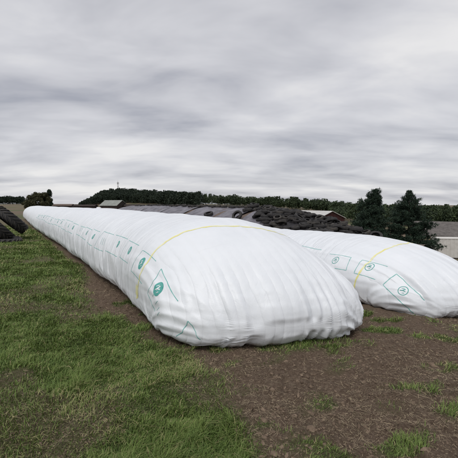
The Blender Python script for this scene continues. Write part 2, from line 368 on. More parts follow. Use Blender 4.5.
# ------------------------------------------------------------------ silage bags
class Bag:
    def __init__(b, s0, n0, width, height, length, seed, skew, Lh, Lw, near_res=.028, tie=None, ph=2.0, qh=2.0, sway=None, lean=0, pw=2.4, qw=2.5, res=1, flare=0, dn=0):
        b.s0, b.n0, b.W, b.H, b.Len, b.seed, b.skew, b.Lh, b.Lw, b.tie = s0, n0, width / 2, height, length, seed, skew, Lh, Lw, tie
        b.ph, b.qh, b.sway, b.lean, b.pw, b.qw = ph, qh, sway or (lambda s: 0 * s), lean, pw, qw
        b.flare, b.dn = flare, dn; near_res *= res
        L = 3.2
        al = np.linspace(0, math.pi / 2, int(110 / res))
        cap = L * (1 - np.cos(al))
        body = [cap[-1]]
        while body[-1] < length - 3:
            d = body[-1]; body.append(d + near_res * (1 + max(0, d - 9) * .11))
        far = body[-1] + (length - body[-1]) * np.sin(np.linspace(0, math.pi / 2, 26))
        b.rel = np.concatenate([cap, body[1:], far[1:]])
        b.phi = np.linspace(-math.pi / 2, 1.5 * math.pi, int(288 / res) + 1)
        b.make()
    def make(b):
        rel = b.rel[:, None]; ph = b.phi[None, :]
        # phi: 0 = left foot side ... measured from the left (-v) horizontally over the top
        def prof(x, L, p, q): return np.clip(1 - np.clip(1 - x / L, 0, 1) ** p, 0, 1) ** (1 / q)
        w = b.W * prof(rel, b.Lw, b.pw, b.qw) * (1 + .03 * n1d(rel / 2.3, b.seed) + .03 * n1d(rel / 9, b.seed + 1))
        w = w * (1 + b.flare * ss(5.5, 1.0, rel))
        zt = .34 + (b.H - .34) * prof(rel, b.Lh, b.ph, b.qh) * (1 + .02 * n1d(rel / 3.1, b.seed + 2) + .022 * n1d(rel / 9, b.seed + 3))
        zt = np.maximum(zt, .34)
        end = prof(b.Len - rel, 2.6, 2.2, 2.3); w = w * end; zt = .3 + (zt - .3) * end
        zl = .34 * (1 - prof(rel, .42, 2, 2)) - .03
        c = -np.cos(ph); sn_ = np.sin(ph)
        zm = zl + .36 * (zt - zl)
        up = sn_ >= 0
        nn = w * np.sign(c) * np.abs(c) ** np.where(up, .86, .62)
        zz = np.where(up, zm + (zt - zm) * np.abs(sn_) ** .93, zm - (zm - zl) * np.abs(sn_) ** .62)
        zz = zz + b.lean * nn * ss(0, 1, zz / b.H)
        s = b.s0 + rel + b.skew(nn) * ss(4.5, 0, rel)
        n = b.n0 + nn + b.sway(b.s0 + rel) + b.dn * ss(5, .5, rel)
        P = np.stack([*xy(s, n), zz], -1)
        def normals(P):
            d0 = np.gradient(P, axis=0); Q = P[:, :-1]; d1 = np.roll(Q, -1, 1) - np.roll(Q, 1, 1); d1 = np.concatenate([d1, d1[:, :1]], 1)
            q = np.cross(d1, d0); l = np.linalg.norm(q, axis=-1, keepdims=True); return q / np.maximum(l, 1e-9)
        Nn = normals(P)
        sg = b.s0 + rel + 0 * nn
        arc = ph * 1.25 + 0 * sg
        sd = b.seed
        body = ss(1.6, 4.5, rel + .8 * n1d(ph * 2, sd)); endm = 1 - ss(1.5, 4.6, rel)
        warp = .30 * n2d(sg * .7, arc * 1.1, sd + 5)
        ridge = lambda x, sd_: 1 - 2 * np.abs(x)
        d = 0
        # rings round the body: broad swells, folds, fine creases
        d = d + body * (.030 * n2d(sg / .95 + warp, arc * .35, sd + 6) + .017 * ridge(n2d(sg / .42 + 1.5 * warp, arc * .55, sd + 7), 0)
                        + .006 * ridge(n2d(sg / .16 + 3 * warp, arc * 1.1, sd + 8), 0))
        flank = ss(.95, .25, zz / b.H) 
        d = d + body * flank * (.024 * ridge(n2d(sg / .30 - arc * 1.5, arc / .7, sd + 9), 0) + .011 * ridge(n2d(sg / .13 - arc * 2.0, arc / .45, sd + 10), 0))
        # dropped slack at the closed end: folds that run from the crest down to the soil
        front = ss(.1, .5, 1 - np.clip(nn / b.W * 0, 0, 1))
        wn_ = nn + .06 * n2d(zz * 1.4, nn * 2, sd + 11)
        fade = .45 + .85 * ss(1.55, .6, zz)
        d = d + endm * fade * (.024 * (ridge(n2d(wn_ / .17, zz * .35, sd + 12), 0) - .35 * n2d(wn_ / .11, zz * .8, sd + 18)) + .011 * ridge(n2d(wn_ / .085, zz * .9, sd + 13), 0) + .04 * n2d(wn_ / .6, zz / .9, sd + 14))
        d = d + endm * .005 * n2d(nn / .28, zz / .07, sd + 15)
        for (tn, tz, ts, rad, amp, fr) in b.tie or ():
            dx = nn - tn; dz = zz - tz; dq = rel - ts
            ang = np.arctan2(dz, np.where(np.abs(dx) > np.abs(dq), dx, np.sign(dx + 1e-6) * np.abs(dq)))
            ang = np.arctan2(dz, dx + .6 * dq); rr = np.sqrt(dx ** 2 + dz ** 2 + dq ** 2)
            d = d + amp * np.exp(-(rr / rad) ** 2) * ss(.02, .25, rr) * ridge(n2d(ang * fr, rr * 2.2, sd + 20), 0)
            d = d + amp * .4 * np.exp(-(rr / rad) ** 2) * ss(.02, .2, rr) * n2d(ang * fr * 2.3, rr * 4, sd + 21)
        far = ss(60, 15, rel) * .8 + .2
        P = P + Nn * (d * far * ss(.0, .03, rel) * ss(0, .4, b.Len - rel))[..., None]
        P[..., 2] = np.maximum(P[..., 2], -.06)
        base = terrain(P[..., 0], P[..., 1])
        P[..., 2] += terrain(*xy(s, b.n0 + 0 * nn)) if b.n0 > 6 else base * ss(1, 0, zz / b.H * .8) * .6
        b.P = P; b.Nn = normals(P); b.nn = nn; b.zz = zz
    def at(b, rel, phi, off=.004):
        phi = np.mod(phi + math.pi / 2, 2 * math.pi) - math.pi / 2
        fi = np.interp(rel, b.rel, np.arange(len(b.rel))); fj = np.interp(phi, b.phi, np.arange(len(b.phi)))
        i = np.clip(np.floor(fi).astype(int), 0, len(b.rel) - 2); j = np.clip(np.floor(fj).astype(int), 0, len(b.phi) - 2)
        a = (fi - i)[..., None]; c = (fj - j)[..., None]
        def bl(A): return A[i, j] * (1 - a) * (1 - c) + A[i + 1, j] * a * (1 - c) + A[i, j + 1] * (1 - a) * c + A[i + 1, j + 1] * a * c
        return bl(b.P) + bl(b.Nn) * off
    def film(b, parent):
        P = b.P[:, :-1]; nr, nt = P.shape[:2]
        idx = np.arange(nr * nt).reshape(nr, nt)
        f = np.stack([idx[:-1], idx[1:], np.roll(idx[1:], -1, 1), np.roll(idx[:-1], -1, 1)], -1).reshape(-1, 4)[:, ::-1]
        me = mesh('film', P.reshape(-1, 3), f, 'bag_film', True)
        low = ss(.22, .0, b.zz[:, :-1])
        at = me.attributes.new('low', 'FLOAT', 'POINT'); at.data.foreach_set('value', low.ravel().astype(np.float32))
        at = me.attributes.new('end', 'FLOAT', 'POINT'); at.data.foreach_set('value', np.repeat(ss(3.6, 1.2, b.rel), nt).astype(np.float32))
        zq = b.zz[:, :-1]
        at = me.attributes.new('across', 'FLOAT', 'POINT'); at.data.foreach_set('value', b.nn[:, :-1].ravel().astype(np.float32))
        at = me.attributes.new('pleat', 'FLOAT', 'POINT'); at.data.foreach_set('value', (ss(2.6, .7, b.rel)[:, None] * ss(b.H * .90, b.H * .40, zq)).ravel().astype(np.float32))
        uvl = me.uv_layers.new(name='bag')
        uu = np.repeat(b.rel[:, None], nt, 1); vv = np.repeat(b.phi[None, :-1] * 1.3, nr, 0)
        vi = f.ravel(); uvs = np.stack([uu.ravel()[vi], vv.ravel()[vi]], -1)
        # close the seam
        fj = (vi % nt).reshape(-1, 4); wrap = (fj.max(1) == nt - 1) & (fj.min(1) == 0)
        q = uvs.reshape(-1, 4, 2); q[wrap, :, 1] = np.where(fj[wrap] == 0, 1.5 * math.pi * 1.3, q[wrap, :, 1])
        uvl.data.foreach_set('uv', q.astype(np.float32).ravel())
        return link('film', me, parent)
    def ribbon(b, name, pts, width, m, parent, off=.0025, wob=.0, dens=.02, gaps=0, seed=0):
        """printed line laid on the film; pts = [(rel, phi), ...] ; width in metres"""
        pts = np.array(pts, float); pr = []
        for k in range(len(pts) - 1):
            d = pts[k + 1] - pts[k]; ln = math.hypot(d[0], d[1] * 1.2); c = max(2, int(ln / dens))
            t = np.linspace(0, 1, c + (k == len(pts) - 2), endpoint=(k == len(pts) - 2)); pr.append(pts[k] + t[:, None] * d)
        pr = np.vstack(pr)
        C = b.at(pr[:, 0], pr[:, 1], off)
        T = np.gradient(C, axis=0); T /= np.maximum(np.linalg.norm(T, axis=1, keepdims=True), 1e-9)
        Nn = b.at(pr[:, 0], pr[:, 1], off + .1) - C; Nn /= np.linalg.norm(Nn, axis=1, keepdims=True)
        B = np.cross(T, Nn)
        wv = .8 * width * (1 + .25 * n1d(np.arange(len(pr)) * .3, seed))
        e1 = C + B * wv[:, None] / 2; e2 = C - B * wv[:, None] / 2
        # push the edges out to the film too
        v = np.stack([e1, C + Nn * .001, e2], 1).reshape(-1, 3)
        f = []
        for k in range(len(pr) - 1):
            if gaps and _h(float(k // 6), seed) < gaps: continue
            f += [(3 * k, 3 * k + 3, 3 * k + 4, 3 * k + 1), (3 * k + 1, 3 * k + 4, 3 * k + 5, 3 * k + 2)]
        return link(name, mesh(name, v, np.array(f), m, True), parent)
    def emblem(b, rel, phi, rad, parent, name='emblem', ring=False):
        """round printed badge: filled ring with a pale forked mark in it"""
        q = lambda r_, p_: b.at(np.array([r_]), np.array([p_]), 0)[0]
        Tr = (q(rel + .03, phi) - q(rel - .03, phi)) / .06; Tp = (q(rel, phi + .03) - q(rel, phi - .03)) / .06
        e2 = Tp / np.linalg.norm(Tp); e1 = Tr - e2 * Tr.dot(e2); e1 /= np.linalg.norm(e1)
        Mx = np.linalg.inv(np.array([[Tr.dot(e1), Tp.dot(e1)], [Tr.dot(e2), Tp.dot(e2)]]))
        def loc(x_, y_): return tuple(np.array([rel, phi]) + Mx @ np.array([x_ * rad * .92, y_ * rad * 1.08]))
        ts = np.linspace(0, 2 * math.pi, 41)[:-1]
        rr = np.array([1.0, .86, .74, .4, .0])
        A = np.array([[loc(r * math.cos(t), r * math.sin(t)) for t in ts] for r in rr]).reshape(-1, 2)
        v = b.at(A[:, 0], A[:, 1], .003); f = []
        for i in range(1 if ring else len(rr) - 1):
            for k in range(40): f.append((i * 40 + k, i * 40 + (k + 1) % 40, (i + 1) * 40 + (k + 1) % 40, (i + 1) * 40 + k))
        o = link(name, mesh(name, v, np.array(f), 'emblem_print', True), parent)
        def st(pts, w): b.ribbon('badge_mark', [loc(x_, y_) for x_, y_ in pts], w, 'emblem_print' if ring else 'white_film', o, off=.0045, dens=.01)
        st([(.45, -.35), (.1, -.05), (-.1, .5)], rad * .2); st([(.1, -.05), (-.45, .15)], rad * .2); st([(.55, .1), (.2, .5)], rad * .14); st([(-.2, -.5), (-.55, -.2)], rad * .14)
        return o

def bag_sway(s): return .10 * np.sin(s / 9.0 + 1.0) * ss(8, 22, s)
BAG1 = Bag(3.869, 3.722, 3.189, 1.935, 57, 11, lambda n: -.339 * n + .053 * n * n, 2.519, 1.2, tie=((1.3, .10, .25, .75, .045, 2.6), (-1.35, .12, .75, .70, .034, 2.8)),
           ph=1.687, qh=1.613, sway=bag_sway, pw=3.401, qw=3.118, lean=.008, flare=.07, dn=-.092)
BAG2 = Bag(3.238, 8.428, 3.029, 1.491, 55, 47, lambda n: -.04 * n + .265 * n * n, 3.589, 1.2, tie=((-1.3, .10, .8, .8, .04, 2.8),), near_res=.035,
           ph=2.705, qh=1.525, sway=bag_sway, pw=3.182, qw=3.69, lean=.007)

bag1 = thing('silage_bag', 'long white plastic silage bag in front, its rounded closed end nearest the camera', 'silage bag', (*xy(9, 3.7), 0), group='silage bags lying side by side')
bag2 = thing('silage_bag', 'white plastic silage bag lying behind the front one, in front of the two pines', 'silage bag', (*xy(9, 8.8), 0), group='silage bags lying side by side')
for b, r in ((BAG1, bag1), (BAG2, bag2)):
    b.root = r
    b.P = b.P - np.array(r.location)
    b.film(r)
def print_box(b, corners, emb, rad=.095, closed=False, gaps=0, seed=0, w=.014):
    """a printed measuring frame with its round badge"""
    o = b.ribbon('printed_frame', list(corners) + ([corners[0]] if closed else []), w, 'teal_print', b.root, seed=seed, gaps=gaps)
    if emb: b.emblem(*emb, rad, o, ring=b.n0 > 6)
    return o
b = BAG1
b.ribbon('yellow_stripe', [(2.15, -.16), (1.95, -.02), (1.80, .2), (1.75, .45), (1.82, .8), (1.84, 1.1), (1.78, 1.4), (1.70, 1.6), (1.62, 1.9), (1.6, 2.4), (1.6, 2.9)], .056, 'yellow_print', b.root, dens=.015)
b.ribbon('yellow_arrowhead', [(2.0, .06), (2.02, -.02), (2.08, -.10)], .16, 'yellow_print', b.root, off=.004, dens=.012)
print_box(b, [(.38, -.24), (.29, -.03), (.26, .13), (.26, .24), (.22, .16), (.19, .0), (.17, -.21)], None, seed=1)
o = print_box(b, [(.83, .0), (.95, .07), (1.2, .14), (1.12, .26), (1.12, .42), (1.19, .58), (.99, .56), (.83, .55), (.68, .52), (.47, .47)], (.88, .37), .115, seed=2, w=.016)
for k, (r_, p_) in enumerate(((.80, .14), (.74, .06), (.70, .0), (.95, .20))): b.ribbon('printed_mark', [(r_, p_), (r_ - .07, p_ + .10)], .009, 'teal_print', o, seed=k)
print_box(b, [(1.49, .58), (2.38, .54), (2.56, .18), (1.61, .16)], (1.99, .39), .11, seed=3)
r0 = 2.83; k = 0
while r0 < 26:
    ln = 1.05 + .12 * math.sin(k * 2.1); tp = .58 + .03 * math.sin(k); bt = .20 + .03 * math.cos(k * 1.3) + .006 * r0
    wv = .013 + .0005 * r0
    o = b.ribbon('printed_frame', [(r0, tp), (r0 + ln, tp + .01)], wv, 'teal_print', b.root, gaps=0, seed=k)
    b.ribbon('lower_line', [(r0 + .25, bt), (r0 + ln + .2, bt + .01)], wv, 'teal_print', o, gaps=0, seed=k + 40)
    if k % 2 == 0: b.ribbon('side_line', [(r0 + ln, tp), (r0 + ln + .06, (tp + bt) / 2), (r0 + ln + .2, bt)], .010, 'teal_print', o, gaps=0, seed=k + 80)
    if k % 3 != 2: b.emblem(r0 + .52, (tp + bt) / 2 + .03, .085, o)
    else:
        for q in range(3): b.ribbon('printed_mark', [(r0 + .3 + .16 * q, bt + .12), (r0 + .38 + .16 * q, bt + .27)], .016, 'teal_print', o, seed=q)
    r0 += 1.28 + .06 * math.sin(k * 1.7); k += 1
b = BAG2
b.ribbon('yellow_stripe', [(1.56, -.22), (1.50, .0), (1.49, .29), (1.57, .68), (1.69, 1.02), (1.78, 1.39), (1.86, 1.75), (1.9, 2.3), (1.9, 2.9)], .055, 'yellow_print', b.root, dens=.015)
print_box(b, [(2.88, .6), (2.12, .65), (1.94, .31), (2.56, .26)], (2.51, .47), .10, seed=11, w=.016)
print_box(b, [(1.12, .76), (1.78, .68), (1.65, .31), (1.02, .37)], (1.42, .58), .11, seed=12, w=.016)
print_box(b, [(.21, .37), (.29, .5), (.4, .58), (.52, .63), (.65, .68), (.83, .71), (.81, .58), (.8, .45), (.8, .34), (.62, .26), (.49, .18), (.4, .08), (.31, -.05), (.28, -.3)], (.47, .42), .105, seed=13, w=.018)
for k in range(7):
    r0 = 3.3 + k * 1.2; o = b.ribbon('printed_frame', [(r0, .68), (r0 + .95, .73)], .016, 'teal_print', b.root, gaps=0, seed=60 + k)
    b.ribbon('side_line', [(r0 + .95, .73), (r0 + 1.0, .35)], .012, 'teal_print', o, gaps=0, seed=70 + k)

qa, qb = np.meshgrid(np.linspace(0, 1, 22), np.linspace(-1, 1, 9), indexing='ij')
tx = -.12 + .30 * qa + .03 * np.sin(qa * 9); ty = 5.30 - .10 * qa * 0 + .05 * qb * (1 - .5 * qa) - .05 * qa; tz = .055 + .02 * n2d(qa * 7, qb * 3, 5) + .025 * np.abs(qb) * qa
ti = np.arange(22 * 9).reshape(22, 9)
link('film_tail', mesh('film_tail', np.stack([tx, ty, tz], -1).reshape(-1, 3) - np.array(bag1.location), np.stack([ti[:-1, :-1], ti[1:, :-1], ti[1:, 1:], ti[:-1, 1:]], -1).reshape(-1, 4), 'white_film', True), bag1)

# ------------------------------------------------------------------ tyres
def tyre_mesh(name, R, w, hole, m, seg=44, lug=.012):
    """hollow rubber ring, axis z, resting on z = 0"""
    prof = [(hole, .30), (hole + .02, .46), (R * .80, .50), (R * .95, .44), (R, .33), (R, .12), (R, -.12), (R, -.33), (R * .95, -.44), (R * .80, -.50), (hole + .02, -.46), (hole, -.30), (hole + .05 * R, -.28), (R * .86, -.36), (R * .90, 0), (R * .86, .36), (hole + .05 * R, .28)]
    v = []; k = len(prof)
    for i in range(seg):
        t = 2 * math.pi * i / seg
        for j, (r, z) in enumerate(prof):
            rr = r - (lug if (i % 2 and 3 <= j <= 8 and j not in (5, 6)) or (not i % 2 and j in (5, 6)) else 0)
            v.append((rr * math.cos(t), rr * math.sin(t), z * w + w / 2))
    f = np.array([(i * k + j, i * k + (j + 1) % k, ((i + 1) % seg) * k + (j + 1) % k, ((i + 1) % seg) * k + j) for i in range(seg) for j in range(k)])
    return mesh(name, v, f[:, ::-1], m, True)
TY = [tyre_mesh('car_tyre', .32, .20, .19, 'rubber', 36), tyre_mesh('wide_tyre', .36, .24, .20, 'rubber_dusty', 36), tyre_mesh('lorry_tyre', .50, .28, .28, 'rubber', 40, .015), tyre_mesh('tractor_tyre', .72, .40, .36, 'rubber', 44, .03)]

# silage clamp: a long heap parallel to the bags, sheeted, weighed down with tyres
CL_N, CL_S0, CL_S1 = 20.5, 14.8, 74.0
def clamp_h(s, n):
    top = np.interp(s, [CL_S0, 17, 20, 24, 28, 31, 45, 60, 70, CL_S1], [-.9, .0, .75, 1.3, 1.68, 1.74, 1.8, 1.85, 1.7, -.52])
    t = np.clip(1 - np.abs(n - CL_N - .8) / 6.0, 0, 1)
    sh = 1 - (1 - t) ** 1.9
    return -1.0 + (top + 1.0) * sh + .07 * fbm(s * .35, n * .5, 3, 91) * np.minimum(top, 1)
def clampz(s, n):
    x_, y_ = xy(s, n); return terrain(x_, y_) * 0 + clamp_h(s, n)
def sheet(name, s0, s1, n0, n1, off, m, parent, seed, res=.16, edge=.25):
    sv = np.arange(s0, s1 + res, res * 1.3); nv = np.arange(n0, n1 + res, res)
    A, B = np.meshgrid(sv, nv, indexing='ij')
    As = A + edge * n1d(B * .8, seed) * (np.abs(A - (s0 + s1) / 2) / ((s1 - s0) / 2)) ** 4
    Z = clampz(As, B) + off + .08 * (1 - 2 * np.abs(n2d(As / .9 + .5 * n2d(As * .4, B * .4, seed), B * .35, seed + 1))) + .04 * n2d(As / .5, B / .6, seed + 2)
    X, Y = xy(As, B)
    nr, nt = A.shape; idx = np.arange(nr * nt).reshape(nr, nt)
    f = np.stack([idx[:-1, :-1], idx[1:, :-1], idx[1:, 1:], idx[:-1, 1:]], -1).reshape(-1, 4)
    o = link(name, mesh(name, np.stack([X, Y, Z], -1).reshape(-1, 3), f, m, True), parent)
    return o
clamp = thing('silage_clamp', 'long low silage heap under grey sheeting behind the two bags', 'silage clamp', (0, 0, 0))
sheet('silage_heap', CL_S0 - .3, CL_S1 + .3, CL_N - 5.6, CL_N + 7.2, -.06, 'tarp_brown', clamp, 1, .3)
k = 18.0; i = 0
for w_, m_ in ((4.2, 'tarp_black'), (5.3, 'tarp'), (4.4, 'tarp'), (6.8, 'tarp'), (7.5, 'tarp'), (8.5, 'tarp'), (9, 'tarp'), (8, 'tarp')):
    sheet('tarp_sheet', k, k + w_ - (.9 if i in (1, 3) else -.15), CL_N - 5.5, CL_N + 6.8, .03 + .012 * (i % 2), m_, clamp, 100 + i); k += w_; i += 1

def put_tyre(me, s, n, lift, tilt, az, name='tyre', spin=0):
    x_, y_ = xy(s, n); z = float(clampz(s, n)) + lift
    o = link(name, me); o.location = (x_, y_, z)
    o.rotation_euler = (Matrix.Rotation(az, 3, 'Z') @ Matrix.Rotation(tilt, 3, 'Y') @ Matrix.Rotation(spin, 3, 'Z')).to_euler()
    return o
def proj(x_, y_, z):
    th = RAD(4.06); dz = z - CAM_H; d = y_ * math.cos(th) - dz * math.sin(th); u = y_ * math.sin(th) + dz * math.cos(th)
    return 229 + 352 * x_ / d, 229 - 352 * u / d
HEAP = 'worn black tyre lying in the crowded tyre heap at the near end of the clamp'
cnt = 0
s_ = 15.0
while s_ < 29.5:
    n_ = CL_N - 5.0 + (s_ * 7.3 % .4)
    while n_ < CL_N + 2.6:
        s2 = s_ + random.uniform(-.2, .2); n2 = n_ + random.uniform(-.18, .18)
        n_ += .60
        hgt = float(clampz(s2, n2)); X_, Y_ = xy(s2, n2); px, py = proj(X_, Y_, hgt + .3)
        # only the stretch of the heap that stands clear of the bags
        lim = np.interp(px, [230, 260, 300, 380, 420], [222, 226, 231, 238, 247]) + 4
        if py > lim: continue
        dens = ss(22.6, 20.0, s2 - 2 * (n2 - 17) * (n2 < 21.5) - 9 * (n2 >= 21.5) + random.uniform(-.8, .8))
        if random.random() > .93 * dens: continue
        kind = random.choices([0, 1, 2], [.52, .33, .15])[0]
        o = put_tyre(TY[kind], s2, n2, random.choice([.02, .05, .16, .24]), abs(random.gauss(.12, .28)), random.uniform(0, 6.28))
        tag(o, HEAP, 'tyre', 'tyres heaped on the clamp'); cnt += 1
    s_ += .60
print('heap tyres', cnt)
s_ = 29.6; k = 0
while s_ < 66:
    n2 = CL_N + .6 + random.uniform(-.35, .35)
    o = put_tyre(TY[random.choice([0, 1, 1])], s_, n2, .07, random.gauss(0, .12), random.uniform(0, 6.28))
    tag(o, 'black tyre lying in the row along the ridge of the grey sheeted clamp', 'tyre', 'tyres along the clamp ridge')
    s_ += random.uniform(.62, .95); k += 1
o = put_tyre(TY[2], 26.6, 17.9, .42, 1.0, RAD(235)); tag(o, 'single lorry tyre leaning upright on the grey sheet left of the tyre heap', 'tyre')
o = put_tyre(TY[2], 32.2, 18.0, .2, .35, RAD(230)); tag(o, 'lone tyre low on the grey sheet, left of the upright lorry tyre', 'tyre')
o = put_tyre(TY[3], 16.9, CL_N - 2.0, .14, .35, RAD(250)); tag(o, 'big tractor tyre tilted at the right foot of the tyre heap', 'tyre')

# ------------------------------------------------------------------ trees
def tris_cloud(centers, size, flat=0.0, rs=None, elong=1.6):
    """one random triangle per centre"""
    rs = rs or rng; n = len(centers)
    d = rs.normal(size=(n, 3)); d /= np.linalg.norm(d, axis=1, keepdims=True)
    e = rs.normal(size=(n, 3)); e -= d * (e * d).sum(1, keepdims=True); e /= np.linalg.norm(e, axis=1, keepdims=True)
    sz = size * rs.uniform(.6, 1.3, (n, 1))
    v = np.stack([centers + d * sz * elong * .6, centers - d * sz * .5 + e * sz * .55, centers - d * sz * .5 - e * sz * .55], 1).reshape(-1, 3)
    return v, np.arange(n * 3).reshape(-1, 3)
def pine(name, label, loc, H, Rad, seed, lean=0):
    r = np.random.default_rng(seed); random.seed(seed)
    t = thing(name, label, 'pine tree', loc, (0, 0, r.uniform(0, 6.28)), 'pines behind the second bag')
    tr = MB(); ax = [(lean * z * z / H + .08 * math.sin(z), .06 * math.cos(z * 1.3), z) for z in np.linspace(0, H * .97, 12)]
    tr.tube(ax, list(np.linspace(.17, .02, 12)), 8)
    trunk = tr.build('trunk', 'bark', t, True)
    V_, F_, tint, base = [], [], [], 0
    z = H * .06
    while z < H * .99:
        q = z / H
        env = Rad * (np.interp(q, [0, .15, .35, .6, .8, .93, 1], [.80, 1, .96, .70, .40, .15, .03]))
        nb = int(np.interp(q, [0, .7, 1], [11, 9, 6]))
        a0 = r.uniform(0, 6.28)
        for k in range(nb):
            a = a0 + 6.283 * k / nb + r.normal(0, .2); ln = env * r.uniform(.55, 1.2)
            if r.random() < .06: continue
            rise = np.interp(q, [0, .5, 1], [.05, .35, 1.3]) * r.uniform(.6, 1.3)
            p0 = np.array([np.interp(z, [c[2] for c in ax], [c[0] for c in ax]), 0, z]); dirv = np.array([math.cos(a), math.sin(a), 0])
            bp = [p0 + dirv * ln * u_ + np.array([0, 0, ln * (rise * u_ * u_ * .7 - .10 * u_)]) for u_ in (0, .35, .7, 1)]
            lb = MB(); lb.tube(bp, [.035 * (1 - q) + .012, .022, .014, .006], 5)
            tr2.add(lb.v, lb.f) if False else LIMBS.append((t, lb))
            nt = max(6, int(ln * 15))
            for _ in range(nt):
                u_ = r.uniform(.22, 1.03) ** .8; c = bp[0] + (bp[-1] - bp[0]) * u_; c = c + np.array([0, 0, ln * (rise * .7) * (u_ * u_ - u_)])
                side = r.normal(0, .10 + .075 * ln, 3); side[2] *= .45; c = c + side * (.4 + .6 * u_)
                m_ = 22; d = r.normal(size=(m_, 3)) * .75 + dirv * .55 + np.array([0, 0, .55]); d /= np.linalg.norm(d, axis=1, keepdims=True)
                e = r.normal(size=(m_, 3)); e = np.cross(d, e); e /= np.linalg.norm(e, axis=1, keepdims=True)
                L_ = r.uniform(.11, .25, (m_, 1)); o_ = c + r.normal(0, .07, (m_, 3))
                v = np.stack([o_ + d * L_, o_ + e * .036, o_ - e * .036], 1).reshape(-1, 3)
                V_.append(v); F_.append(np.arange(m_ * 3).reshape(-1, 3) + base); base += m_ * 3
                tint.append(np.clip(r.uniform(0, .5) + r.uniform(0, .5, m_), 0, 1))
        z += H * np.interp(q, [0, 1], [.072, .050])
    link('crown', mesh('crown', np.vstack(V_), np.vstack(F_), 'needles', False, np.concatenate(tint)), t)
    lm = MB()
    for tt, l in LIMBS:
        if tt == t: lm.add(l.v, l.f)
    lm.build('limbs', 'bark', trunk, True)
    return t
LIMBS = []; tr2 = None
def ground_at(px, d, dz=0):
    x_ = (px - 229) / 352 * d; return (x_, d, float(terrain(x_, d)) + dz)
pine('pine_tree', 'dark pine on the left, its lower skirts behind the tyre heap', ground_at(369, 41, -.15), 7.6, 2.7, 5, .12)
pine('pine_tree', 'dark pine on the right, next to the pale container', ground_at(410, 42, -.15), 8.3, 2.85, 9, -.03)

def tree_template(kind, r, H):
    """crown triangles + trunk, low count, for woods seen from afar"""
    if kind == 'spruce':
        n = 300; q = r.uniform(0, 1, n) ** .75; rad = H * .20 * (1 - q) * r.uniform(.55, 1.1, n) * (1 + .25 * np.sin(q * 40)) + .08
        a = r.uniform(0, 6.28, n); c = np.stack([rad * np.cos(a), rad * np.sin(a), H * (.08 + .92 * q)], 1)
        v, f = tris_cloud(c, H * .058, rs=r)
    else:
        lob = [(r.normal(0, H * .13), r.normal(0, H * .13), H * r.uniform(.40, .82), H * r.uniform(.13, .22)) for _ in range(9)]
        cs = []
        for lx, ly, lz, lr in lob:
            m_ = 42; d = r.normal(size=(m_, 3)); d /= np.linalg.norm(d, axis=1, keepdims=True); cs.append(np.array([lx, ly, lz]) + d * lr * r.uniform(.55, 1.08, (m_, 1)))
        c = np.vstack(cs); v, f = tris_cloud(c, H * .065, rs=r)
    w = H * .014
    tv = np.array([(-w, -w, -1), (w, -w, -1), (0, w, -1), (0, 0, H * .8)]); tf = np.array([(0, 1, 3), (1, 2, 3), (2, 0, 3)]) + len(v)
    tint = np.concatenate([r.uniform(0, .75, len(f)), np.zeros(3)])
    return np.vstack([v, tv]), np.vstack([f, tf]), tint
def wood(name, label, spots, m, kinds, seed):
    r = np.random.default_rng(seed); T = [tree_template(k_, r, 1.0) for k_ in kinds for _ in range(3)]
    V_, F_, Q_, base = [], [], [], 0
    for (x_, y_, z_, h_) in spots:
        v, f, q = T[r.integers(len(T))]; a = r.uniform(0, 6.28); c, d = math.cos(a), math.sin(a); wd = r.uniform(.85, 1.25)
        R_ = np.array([[c * wd, -d * wd, 0], [d * wd, c * wd, 0], [0, 0, 1]])
        V_.append((v @ R_.T) * h_ + np.array([x_, y_, z_])); F_.append(f + base); base += len(v); Q_.append(np.clip(q + r.uniform(-.2, .3), 0, 1))
    o = link(name, mesh(name, np.vstack(V_), np.vstack(F_), m, False, np.concatenate(Q_))); return tag(o, label, None, None, 'stuff')
def belt(p0, p1, n, depth, h0, h1, seed, front=8):
    r = np.random.default_rng(seed); out = []
    for _ in range(n):
        p = r.uniform(p0, p1); t = (p - 229) / 352
        R0 = float(np.interp(t, _tb, _R)); y_ = (R0 - front + (depth + front) * r.uniform(0, 1) ** 1.5) / math.sqrt(1 + t * t); x_ = t * y_
        out.append((x_, y_, float(terrain(x_, y_)), r.uniform(h0, h1) * (np.interp(p, [79, 104], [.3, 1]) if p0 == 79 else 1)))
    return out
wood('wooded_hill', 'dark spruce wood covering the hill under the mast', belt(79, 200, 1000, 40, 9.0, 13.5, 1, 120), 'leaves_spruce', ('spruce', 'spruce', 'round'), 2)
wood('forest', 'dark green mixed wood closing the view behind the clamp', belt(180, 480, 560, 60, 9, 13.5, 3, 30) + belt(330, 490, 420, 0, 5.5, 8, 8, 170), 'leaves_far', ('round', 'round', 'spruce'), 4)
wood('forest', 'far dark tree line beyond the brown field at the left edge', belt(-60, 24, 190, 40, 8.5, 10.5, 5), 'leaves_spruce', ('spruce', 'round'), 6)

